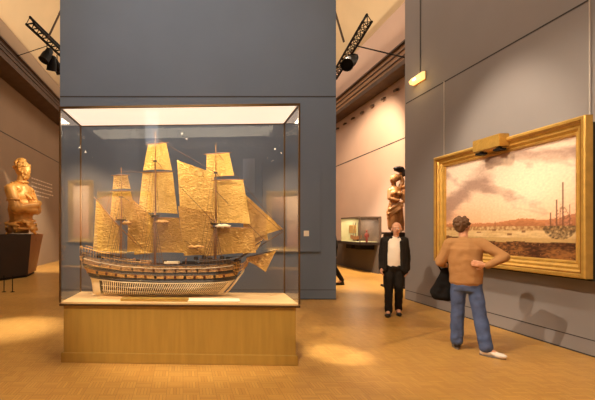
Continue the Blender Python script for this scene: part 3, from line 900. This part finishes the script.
# ------------------------------------------------------------ wall case far right
wc = tag(empty('wall_showcase', (6.4, 14.5, 0)), 'glass showcase with small model on the far right wall, dark shelf beneath', 'display case')
obj('shelf', bb((-.05, -.1, 1.03), (.79, 3.0, 1.13), .006), M['plinth_d'], wc)
obj('back_board', bb((.70, 0, 1.13), (.79, 1.7, 2.05)), M['cornice_d'], wc)
obj('lower_panel', bb((.62, -.1, 0), (.79, 4.4, 1.03)), mat('dark_taupe', srgb(84, 74, 66), .8), wc)
obj('side_panel', bb((0, 1.66, 1.13), (.70, 1.70, 2.05), .004), M['case_green'], wc)
obj('glass_pane', bb((0, 0, 1.14), (.70, .012, 2.03)), M['glass_s'], wc)
obj('lining', bb((.02, .04, 1.135), (.70, 1.66, 1.15)), M['case_green'], wc)
obj('lid', bb((-.01, 0, 2.03), (.79, 1.7, 2.07), .004), M['cornice_d'], wc)
obj('edge_trim', bb((.0, -.01, 1.13), (.03, .02, 2.05)), M['cornice_d'], wc)
g = bmesh.new(); vs = [g.verts.new(p) for p in ((0, .03, 1.14), (0, 1.7, 1.14), (0, 1.7, 2.03), (0, .03, 2.03))]; g.faces.new(vs); obj('glass_pane', g, M['glass_s'], wc)
for y in (.15, .95): obj('bracket_box', bb((.1, y, .86), (.61, y+.5, 1.03), .006), M['blackmat'], wc)
ms = tag(empty('small_ship_model', (6.72, 15.55, 1.152)), 'tiny dark ship model inside the far right wall showcase', 'ship model')
g = bmesh.new()
for i in range(9):
    t = i/8; box(g, (0, -.4+.8*t, .12+.05*abs(t-.5)**2*4), (.16*math.sin(math.pi*(.08+.84*t)), .11, .12))
obj('hull', g, M['plinth_l'], ms)
for y in (-.22, .02, .24): obj('mast', tube(bmesh.new(), [(0, y, .15), (0, y, .72)], .012, 5), M['spar_d'], ms)
for y in (-.2, .04, .26): obj('sail', bb((-.09, y, .3), (-.07, y+.16, .62)), M['sail2'], ms)
obj('stand', bb((-.05, -.15, 0), (.05, .15, .08)), M['spar_d'], ms)
for i, (x, y, c) in enumerate(((6.33, 15.0, 'red'), (6.33, 15.75, 'hull_k'))): pass
for i, (dy, c, lab) in enumerate(((14.42, 'red', 'small red figurine standing at the near end of the far right shelf'),)):
    f_ = tag(empty('figurine', (6.62, dy, 1.13)), lab, 'figurine')
    blob('body', [((0, 0, .03), .035, (0, 0, .2), .045), ((0, 0, .22), .05, (0, 0, .32), .04), ((-.05, 0, .32), .018, (-.08, 0, .18), .014), ((.05, 0, .32), .018, (.08, 0, .18), .014)], [((0, 0, .41), (.035, .035, .045))], M[c], f_, .01, 2)

# ------------------------------------------------------------ people
def person(root, J, skin='skin', hair='hair', head_turn=0.0, bald=False, curl=1.0):
    """J: joints in local metres, x = figure's right, y = forward, z up"""
    j = {k: V(v) for k, v in J.items()}
    caps = []
    def C(a, ra, b, rb): caps.append((a, ra, b, rb))
    pel = j['pelvis']; ch = j['chest']; nk = j['neck']; hd_ = j['head']
    C(pel, .125, pel.lerp(ch, .5), .115); C(pel.lerp(ch, .5), .115, ch, .13)
    C(j['shR'], .06, j['shL'], .06); C(nk-V((0, 0, .07)), .055, nk.lerp(hd_, .6), .052)
    for s in 'RL':
        C(j['sh'+s], .055, j['el'+s], .041); C(j['el'+s], .041, j['wr'+s], .028)
        C(j['hip'+s], .085, j['kn'+s], .058); C(j['kn'+s], .056, j['an'+s], .038)
        C(j['an'+s], .04, j['toe'+s], .03)
        # hand
        w_ = j['wr'+s]; fd = (j['hd'+s]-w_).normalized(); pn = V(J['pn'+s]).normalized()  # palm normal
        sd = fd.cross(pn).normalized()
        C(w_+fd*.02, .024, w_+fd*.075, .026); C(w_+fd*.05+sd*.02, .02, w_+fd*.085+sd*.022, .018); C(w_+fd*.05-sd*.02, .02, w_+fd*.085-sd*.022, .018)
        for q, L in zip((-.032, -.011, .011, .032), (.062, .074, .078, .068)):
            a = w_+fd*.088+sd*q; b = a+fd*L*.5+pn*.010*curl; c = b+(fd*.72+pn*.7*curl).normalized()*L*.5
            C(a, .0095, b, .009); C(b, .009, c, .0078)
        ts = sd*(1 if s == 'R' else 1)
        a = w_+fd*.03+ts*.028; b = a+(fd*.6+ts*.7+pn*.3).normalized()*.04; c = b+(fd*.9+ts*.25+pn*.3).normalized()*.032
        C(a, .014, b, .011); C(b, .011, c, .009)
    R = rotz(head_turn)
    def h(x, y, z): return hd_+R @ V((x, y, z))
    E = [(h(0, -.015, .03), (.077, .096, .092), R), (h(0, .025, -.035), (.058, .068, .075), R), (h(0, .06, -.085), (.028, .022, .022), R),
         (h(0, .102, -.012), (.012, .018, .024), R), (h(0, .113, -.026), (.015, .012, .010), R), (h(0, .082, .028), (.05, .016, .010), R),
         (h(-.078, -.01, -.012), (.012, .02, .032), R), (h(.078, -.01, -.012), (.012, .02, .032), R), (h(0, .086, -.055), (.024, .012, .007), R),
         (h(.035, .065, -.02), (.02, .02, .016), R), (h(-.035, .065, -.02), (.02, .02, .016), R),
         (pel.lerp(ch, .15), (.135, .10, .13)), (ch, (.155, .105, .17)), (j['hipR']+V((-.01, -.02, .0)), (.07, .075, .09)), (j['hipL']+V((.01, -.02, .0)), (.07, .075, .09))]
    body = blob('body', caps, E, M[skin], root, .0065, 3)
    for q in (-.031, .031):
        ey = blob('eye', [], [(h(q, .083, .008), (.012, .010, .008), R)], M['eye'], root, .003, 1)
        blob('iris', [], [(h(q, .0925, .008), (.0055, .003, .0055), R)], M['iris'], ey, .0018, 1)
    blob('lips', [], [(h(0, .0965, -.051), (.022, .006, .004), R), (h(0, .096, -.059), (.019, .007, .005), R)], M['lip'], root, .003, 1)
    hs = []
    if bald:
        for k in range(40):
            a = random.uniform(-.1, math.pi+.1)+math.pi; z = random.uniform(-.05, .05)
            hs.append((h(.078*math.cos(a), -.015+.092*math.sin(a), z), (.014, .014, .018)))
    else:
        hs.append((h(0, -.028, .036), (.083, .097, .082), R)); hs.append((h(0, -.06, -.03), (.062, .05, .06), R))
        for k in range(70):
            a = random.uniform(-.25, math.pi+.25)+math.pi; el = random.uniform(-.7, 1.2)
            hs.append((h(.082*math.cos(a)*math.cos(el), -.02+.098*math.sin(a)*math.cos(el), .035+.09*math.sin(el)), (.02, .02, .018)))
    blob('hair', [], hs, M[hair], root, .006, 1)
    return body
def shoe(root, an, toe, m, sole):
    an = V(an); toe = V(toe); d = V((toe.x-an.x, toe.y-an.y, 0)).normalized(); hl = V((an.x, an.y, 0))-d*.06; L = .275
    R = Matrix((d, V((-d.y, d.x, 0)), V((0, 0, 1)))).transposed()
    s = blob('shoe', [(hl+V((0, 0, .045))+d*.03, .040, hl+V((0, 0, .05))+d*.09, .042), (hl+d*.10+V((0, 0, .055)), .042, hl+d*.2+V((0, 0, .036)), .034)],
             [(hl+d*.20+V((0, 0, .034)), (.072, .046, .034), R), (hl+d*.06+V((0, 0, .07)), (.055, .042, .045), R)], m, root, .006, 3, lambda c: V((c.x, c.y, max(c.z, .008))))
    bm = bmesh.new(); n = 20; a = []; b = []
    for k in range(n):
        t = 2*math.pi*k/n; x = .135*math.cos(t)+.128; y = (.045 if x > .12 else .038)*math.sin(t)
        p = hl+R @ V((x-.005, y, 0)); a.append(bm.verts.new((p.x, p.y, 0.001))); b.append(bm.verts.new((p.x, p.y, .02)))
    for k in range(n): bm.faces.new((a[k], a[(k+1) % n], b[(k+1) % n], b[k]))
    bm.faces.new(a); bm.faces.new(b); obj('sole', bm, sole, s)
    return s
def wrinkle(sc_, amp):
    def f(c):
        n1 = noise.noise(V((c.x*sc_, c.y*sc_, c.z*sc_*1.6))); n2 = noise.noise(c*sc_*2.3+V((5, 1, 2)))
        return c+V((n1, n2, 0))*amp
    return f

# man in the tan sweater, seen from behind
mx_, my_ = 3.757, 5.2
ang = math.atan2(-.59, .81)            # his right vector
m1 = tag(empty('person', (mx_, my_, 0), ang), 'person in tan sweater and blue jeans, hand on hip, facing the harbour painting', 'person')
J1 = dict(pelvis=(-.065, 0, .95), chest=(-.07, .0, 1.27), neck=(-.09, .01, 1.46), head=(-.10, .05, 1.635),
          shR=(.09, 0, 1.41), shL=(-.235, .0, 1.405), elR=(.325, -.06, 1.245), wrR=(.145, -.155, 1.14), hdR=(.05, -.175, 1.155), pnR=(0, 1, .1),
          elL=(-.345, .0, 1.15), wrL=(-.33, .22, 1.10), hdL=(-.31, .32, 1.09), pnL=(.2, 0, -1),
          hipR=(.015, 0, .90), hipL=(-.145, 0, .90), knR=(.08, -.03, .49), knL=(-.155, .03, .49), anR=(.145, -.12, .09), anL=(-.165, .06, .09),
          toeR=(.27, -.15, .035), toeL=(-.19, .21, .035))
person(m1, J1, head_turn=-.5)
j = {k: V(v) for k, v in J1.items()}
def torso(prof, n=22):
    """stack of flat ovals: (x, y, z, half width, half depth)"""
    E = []
    for (p, q) in zip(prof, prof[1:]):
        k = max(2, int(abs(q[2]-p[2])/.018))
        for i in range(k+1):
            t = i/k; r = [p[m_]+(q[m_]-p[m_])*t for m_ in range(5)]
            E.append(((r[0], r[1], r[2]), (r[3], r[4], .03)))
    return E
sw = [(j['shR'], .072, j['shL'], .072), (j['neck']-V((0, 0, .05)), .072, j['neck']-V((0, 0, .005)), .060),
      (j['shR'], .076, j['elR'], .064), (j['elR'], .064, j['wrR']+V((.02, 0, 0)), .045), (j['shL'], .076, j['elL'], .066), (j['elL'], .066, j['wrL']-V((0, .03, 0)), .045)]
E = torso([(-.065, 0, .865, .165, .125), (-.065, 0, .90, .185, .145), (-.065, 0, 1.0, .188, .145), (-.07, 0, 1.2, .190, .145), (-.072, -.005, 1.33, .192, .135), (-.08, 0, 1.42, .15, .10), (-.088, 0, 1.46, .08, .075)])
sweater = blob('sweater', sw, E, M['sweater'], m1, .009, 6, wrinkle(6, .010))
jn = []
for s in 'RL': jn += [(j['hip'+s], .095, j['kn'+s], .080), (j['kn'+s], .080, j['an'+s]+V((0, 0, .02)), .080)]
blob('jeans', jn, torso([(-.065, 0, .80, .165, .12), (-.065, -.005, .86, .17, .125), (-.065, 0, .93, .165, .12)]), M['jeans'], m1, .009, 6, lambda c: wrinkle(7, .010)(V((c.x, c.y, max(c.z, .05)))))
shoe(m1, j['anR'], j['toeR'], M['sneaker'], M['sole']); shoe(m1, j['anL'], j['toeL'], M['plinth_d'], M['sole'])
# shoulder bag on his left arm
bg = tag(empty('shoulder_bag', (mx_, my_, 0), ang), 'soft black bag hanging from the left arm of the sweater-clad person', 'bag')
bgp = V((-.34, .14, 0))
blob('pouch', [(bgp+V((.045, 0, 1.02)), .05, bgp+V((-.055, 0, .71)), .085), (bgp+V((.05, 0, 1.02)), .05, bgp+V((.07, 0, .70)), .075), (bgp+V((-.055, 0, .69)), .08, bgp+V((.07, 0, .68)), .075)], [], M['blackmat'], bg, .010, 4, wrinkle(7, .012))
g = bmesh.new(); tube(g, [bgp+V((.0, -.02, 1.02)), bgp+V((-.06, .02, 1.12)), bgp+V((-.03, .04, 1.20)), bgp+V((.06, .04, 1.19)), bgp+V((.08, .0, 1.10)), bgp+V((.07, -.02, 1.0))], .011, 6)
obj('strap', g, M['blackmat'], bg, True)

# walking man in a dark suit, facing the camera
a2x, a2y = 3.90, 7.4
ang2 = math.atan2(.466, -.885)
m2 = tag(empty('person', (a2x, a2y, 0), ang2), 'balding person in dark suit and white shirt walking towards the viewer', 'person')
J2 = dict(pelvis=(0, 0, .93), chest=(-.01, .01, 1.24), neck=(-.03, .02, 1.43), head=(-.045, .05, 1.60),
          shR=(.155, 0, 1.385), shL=(-.17, 0, 1.385), elR=(.20, -.03, 1.11), wrR=(.205, .08, .88), hdR=(.20, .12, .80), pnR=(-1, 0, 0),
          elL=(-.215, -.05, 1.11), wrL=(-.22, -.02, .87), hdL=(-.21, .0, .79), pnL=(1, 0, 0),
          hipR=(.085, 0, .90), hipL=(-.085, 0, .90), knR=(.085, .08, .49), knL=(-.08, .01, .49), anR=(.085, .10, .09), anL=(-.075, -.13, .10),
          toeR=(.105, .25, .035), toeL=(-.09, .02, .035))
person(m2, J2, hair='hair_g', bald=True)
j = {k: V(v) for k, v in J2.items()}
blob('shirt', [(j['neck']-V((0, 0, .06)), .07, j['neck']-V((0, 0, .005)), .062)], torso([(0, .01, .92, .15, .125), (0, .015, 1.05, .155, .14), (-.005, .01, 1.25, .165, .135), (-.015, .01, 1.37, .15, .095), (-.02, .012, 1.41, .11, .085), (-.028, .015, 1.445, .068, .07)]), M['shirt'], m2, .009, 4, wrinkle(6, .005))
tr = [(j['pelvis']+V((-.04, 0, -.05)), .115, j['pelvis']+V((.04, 0, -.05)), .115)]
for s in 'RL': tr += [(j['hip'+s], .10, j['kn'+s], .078), (j['kn'+s], .078, j['an'+s]+V((0, 0, .01)), .066)]
blob('trousers', tr, [(j['pelvis']+V((0, 0, -.03)), (.165, .135, .10))], M['suit'], m2, .009, 3, lambda c: wrinkle(8, .008)(V((c.x, c.y, max(c.z, .04)))))
jk = []
for q in (-1, 1):
    sh = j['shR'] if q == 1 else j['shL']; el = j['elR'] if q == 1 else j['elL']; wr = j['wrR'] if q == 1 else j['wrL']
    jk += [(sh, .075, el, .062), (el, .062, wr, .048), (V((q*.10, -.05, 1.36)), .085, V((q*.13, -.04, .85)), .105), (V((q*.15, .04, 1.34)), .065, V((q*.175, .07, .84)), .062),
           (V((q*.125, .10, 1.36)), .035, V((q*.14, .125, .86)), .035)]
jk += [(V((.11, .03, 1.395)), .05, V((.14, .03, 1.37)), .06), (V((-.15, .03, 1.395)), .05, V((-.16, .03, 1.37)), .06), (V((-.13, -.045, 1.385)), .075, V((.12, -.045, 1.385)), .075), (V((-.03, -.06, 1.44)), .055, V((-.0, -.06, 1.44)), .055), (V((-.09, -.02, 1.40)), .055, V((-.06, .05, 1.43)), .03), (V((.07, -.02, 1.40)), .055, V((.03, .05, 1.43)), .03),
       (V((-.09, -.07, .86)), .08, V((.09, -.07, .86)), .08), (V((0, -.07, 1.3)), .09, V((0, -.07, .86)), .09), (V((-.09, -.07, 1.3)), .09, V((-.09, -.07, .86)), .09), (V((.09, -.07, 1.3)), .09, V((.09, -.07, .86)), .09)]
blob('jacket', jk, [], M['suit'], m2, .010, 3, wrinkle(8, .006))
shoe(m2, j['anR'], j['toeR'], M['shoe'], M['shoe']); shoe(m2, j['anL'], j['toeL'], M['shoe'], M['shoe'])

# third person almost hidden behind the blue partition
m3x, m3y = 4.30, 11.6
m3 = tag(empty('person', (m3x, m3y, 0), math.radians(90)), 'person in dark clothes mostly hidden behind the blue partition edge', 'person')
J3 = dict(J2); J3.update(anR=(.085, .22, .10), knR=(.085, .18, .49), toeR=(.09, .37, .05), anL=(-.08, -.28, .14), knL=(-.08, -.05, .50), toeL=(-.08, -.16, .04))
person(m3, J3)
j = {k: V(v) for k, v in J3.items()}
co = [(j['pelvis']-V((0, 0, .25)), .15, j['chest'], .16), (j['shR'], .08, j['shL'], .08), (j['neck']-V((0, 0, .05)), .075, j['neck'], .062)]
for s in 'RL': co += [(j['sh'+s], .078, j['el'+s], .062), (j['el'+s], .062, j['wr'+s], .048)]
blob('coat', co, [], M['suit'], m3, .012, 3)
tr = []
for s in 'RL': tr += [(j['hip'+s], .10, j['kn'+s], .08), (j['kn'+s], .08, j['an'+s], .062)]
blob('trousers', tr, [], M['suit'], m3, .012, 3)
shoe(m3, j['anR'], j['toeR'], M['shoe'], M['shoe']); shoe(m3, j['anL'], j['toeL'], M['shoe'], M['shoe'])

# ------------------------------------------------------------ the gallery behind the viewer, seen in the case glass
nF = V((-sth, -cth, 0)); P0 = V((CCX, CCZ, 0))+nF*(.42-.012)
def mirror(px, py, zv):
    v = P(px, py, zv); return v-2*((v-P0).dot(nF))*nF
REAR = []
def rear_painting(pxa, pxb, pya, pyb, fn, label, yw=-7.9):
    a = mirror(pxa, pya, 17); b = mirror(pxb, pyb, 17)
    x0, x1 = sorted((a.x, b.x)); za, zb = sorted((a.z, b.z))
    REAR.append(((x0+x1)/2, (za+zb)/2))
    t = tag(empty('framed_painting', ((x0+x1)/2, yw, za), math.radians(-90)), label, 'painting')
    W_, H_ = x1-x0, zb-za
    frame_ring(t, W_, H_, [(0, .10), (0, 0), (.06, 0), (.12, .03), (.22, .05), (.22, .07)], M['gold'])
    canvas(t, W_, H_, .21, .06, fn, 24, 24, M['oil'])
    return t
def peach(u, v): return lerp3((206, 140, 90), (250, 206, 160), v*1.5+.2*fb(u*3, v*3))
def dusk(u, v): return lerp3((90, 66, 44), (214, 160, 110), (v-.3)*1.3+.5*fb(u*4, v*4))
rear_painting(61, 88, 178, 243, peach, 'gilt-framed pale sunset painting behind the viewer, reflected at the left of the case')
rear_painting(92, 150, 190, 255, dusk, 'gilt-framed dusk painting behind the viewer, reflected behind the mizzen sails')
rear_painting(267, 325, 191, 252, lambda u, v: (peach if (u < .68) else dusk)(u, v), 'gilt-framed evening painting behind the viewer, reflected at the right of the case')
for i, (pa, pb, ya, yb, lab) in enumerate(((143, 157, 108, 144, 'tall white card behind the viewer, added for the pale reflection above the main mast'), (243, 255, 158, 192, 'short white card behind the viewer, added for the pale reflection right of the fore mast'))):
    a = mirror(pa, ya, 15.5); b = mirror(pb, yb, 15.5)  # white panels added only to give pale patches reflected in the glass
    x0_, x1_ = sorted((a.x, b.x)); t = tag(empty('reflection_card', ((x0_+x1_)/2, -6.4, b.z)), lab, 'reflection_card'); w_ = (x1_-x0_)/2
    obj('cloth', bb((-w_, 0, 0), (w_, .02, a.z-b.z)), M['reflection_card'], t)
    for q in (-1, 1): obj('cord', tube(bmesh.new(), [(q*w_*.9, .01, a.z-b.z), (q*w_*.9, .01, 12.0-b.z)], .006, 4), M['black'], t)
for i, (px, py) in enumerate(((80, 148), (86, 152), (182, 134), (187, 139), (275, 149), (281, 153))):
    p = mirror(px, py, 13)
    t = tag(empty('rear_spotlight', p), ('small lit spotlight behind the viewer, reflected near the upper %s of the case' % ('left', 'left', 'middle', 'middle', 'right', 'right')[i]), 'spotlight', 'lit spotlights behind the viewer')
    g = bmesh.new(); bmesh.ops.create_cone(g, cap_ends=True, segments=12, radius1=.09, radius2=.06, depth=.25, matrix=Matrix.Translation((0, -.12, 0)) @ Matrix.Rotation(math.pi/2, 4, 'X')); obj('housing', g, M['black'], t)
    g = bmesh.new(); bmesh.ops.create_uvsphere(g, u_segments=10, v_segments=6, radius=.03, matrix=Matrix.Translation((0, .03, 0))); obj('lens', g, M['lens'], t)
    obj('yoke', tube(bmesh.new(), [(0, -.1, 0), (0, -.1, 1.2)], .015, 5), M['black'], t)

# ------------------------------------------------------------ lights
WARM = (1, .83, .62); WARM2 = (1, .76, .50); NEUT = (1, .90, .78); COOL = (.86, .93, 1)
def spot(loc, aim, power, deg, col=WARM, blend=.4, r=.06):
    l = bpy.data.lights.new('spot', 'SPOT'); l.energy = power; l.color = col
    l.spot_size = math.radians(deg); l.spot_blend = blend; l.shadow_soft_size = r
    o = bpy.data.objects.new('spot_lamp', l); COL.objects.link(o); o.location = loc
    o.rotation_euler = (V(aim)-V(loc)).to_track_quat('-Z', 'Y').to_euler(); return o
def area(loc, aim, power, sx, sy, col=WARM):
    l = bpy.data.lights.new('area', 'AREA'); l.energy = power; l.color = col; l.shape = 'RECTANGLE'; l.size = sx; l.size_y = sy
    o = bpy.data.objects.new('area_lamp', l); COL.objects.link(o); o.location = loc
    o.rotation_euler = (V(aim)-V(loc)).to_track_quat('-Z', 'Y').to_euler(); return o
# key lamp that throws the visitor's shadow low on the right wall
spot((-1.5, 2.9, 5.9), (4.6, 5.6, 1.0), 1500, 50, WARM, .5, .03)
# unseen spots added to brighten the painting and the wall near it
spot((1.0, 6.2, 7.2), (5.0, 6.3, 2.5), 1500, 30, WARM, .7, .1)
spot((2.6, 1.2, 6.0), (5.1, 4.6, 1.8), 330, 44, WARM, .9, .1)
# case interior
area((CCX, CCZ, z1-.03), (CCX, CCZ, 0), 62, 2.6, .6, (1, .84, .60))
spot((-.8, .6, 6.6), (0, 5.1, 1.5), 2300, 30, WARM, .5, .1)  # front spot added outside the case to brighten the sails
# cornice uplights and vault
area((6.4, 13, 7.4), (2.5, 13, 12), 420, 20, .3, WARM)
area((-5.4, 13, 7.7), (-2.5, 13, 12), 420, 20, .3, WARM)
# ambient fill: added area lamps and a cool wall spot, no fittings
area((-1, 2, 11.8), (-1, 3, 0), 280, 5, 7, NEUT)
area((1, 16, 11.8), (1, 16, 0), 500, 6, 9, NEUT)
spot((-.5, 3.0, 8.0), (.3, 9.1, 5.2), 520, 75, COOL, .8, .3)
# floor pools: narrow spots added in place of light through glass
spot((-1.6, 8.9, 7.3), (-2.75, 6.45, 0), 4500, 15, NEUT, 1, .03)
spot((3.2, 2.0, 6.0), (1.95, 5.1, 0), 2600, 8, NEUT, .8, .03)
area((1.2, 2.5, 10.5), (1.2, 3.5, 0), 260, 2, 2, WARM)  # soft overhead fill lamp, added; not one of the pools
# left bust
spot((-1.9, 11.4, 5.6), (-5.4, 13.6, 3.2), 950, 23, WARM, .5, .05)
spot((-3.6, 14.5, 6.8), (-5.4, 17.5, .2), 3000, 50, WARM, .7, .08)
# far right hall
spot((4.2, 12.5, 7.0), (7.2, 15.5, 3.2), 2600, 70, WARM2, .6, .1)
spot((4.6, 9.9, 5.8), (5.8, 11, 2.6), 700, 30, WARM, .6, .05)
spot((4.4, 11.5, 7.0), (5.9, 13.2, 0), 3800, 62, WARM, .6, .1)
area((6.75, 15.5, 2.0), (6.75, 15.6, 0), 26, .4, 1.0, WARM)  # lamp added inside the showcase to brighten it
# strong spots added on the wall behind the viewer, for the case reflections
for x, z in REAR: spot((x*.9, -4.5, 6.5), (x, -7.9, z), 12000, 46, WARM, .8, .1)
spot((-1, -2.0, 7.0), (-1.0, -6.4, 5.3), 3500, 62, COOL, .5, .1)
# emergency light spill
pl = bpy.data.lights.new('point', 'POINT'); pl.energy = 5; pl.color = (1, .66, .25); pl.shadow_soft_size = .06
po = bpy.data.objects.new('emergency_spill', pl); COL.objects.link(po); po.location = (WR-.28, 8.6, 4.72)

w = bpy.data.worlds.new('world'); sc.world = w; w.use_nodes = True
w.node_tree.nodes['Background'].inputs[0].default_value = (1, .85, .7, 1)
w.node_tree.nodes['Background'].inputs[1].default_value = .05

cam = bpy.data.cameras.new('camera'); co_ = bpy.data.objects.new('camera', cam); COL.objects.link(co_)
co_.location = (0, 0, H); co_.rotation_euler = (math.pi/2, 0, 0)
cam.sensor_width = 36; cam.sensor_fit = 'HORIZONTAL'; cam.lens = F/595*36
cam.shift_x = (297.5-CX)/595; cam.shift_y = (CY-200)/595
sc.camera = co_
vs_ = sc.view_settings
vs_.view_transform = 'Standard'; vs_.look = 'None'; vs_.gamma = 1; vs_.exposure = 0.0; vs_.use_curve_mapping = False
try: sc.cycles.max_bounces = 8; sc.cycles.transparent_max_bounces = 16
except Exception: pass
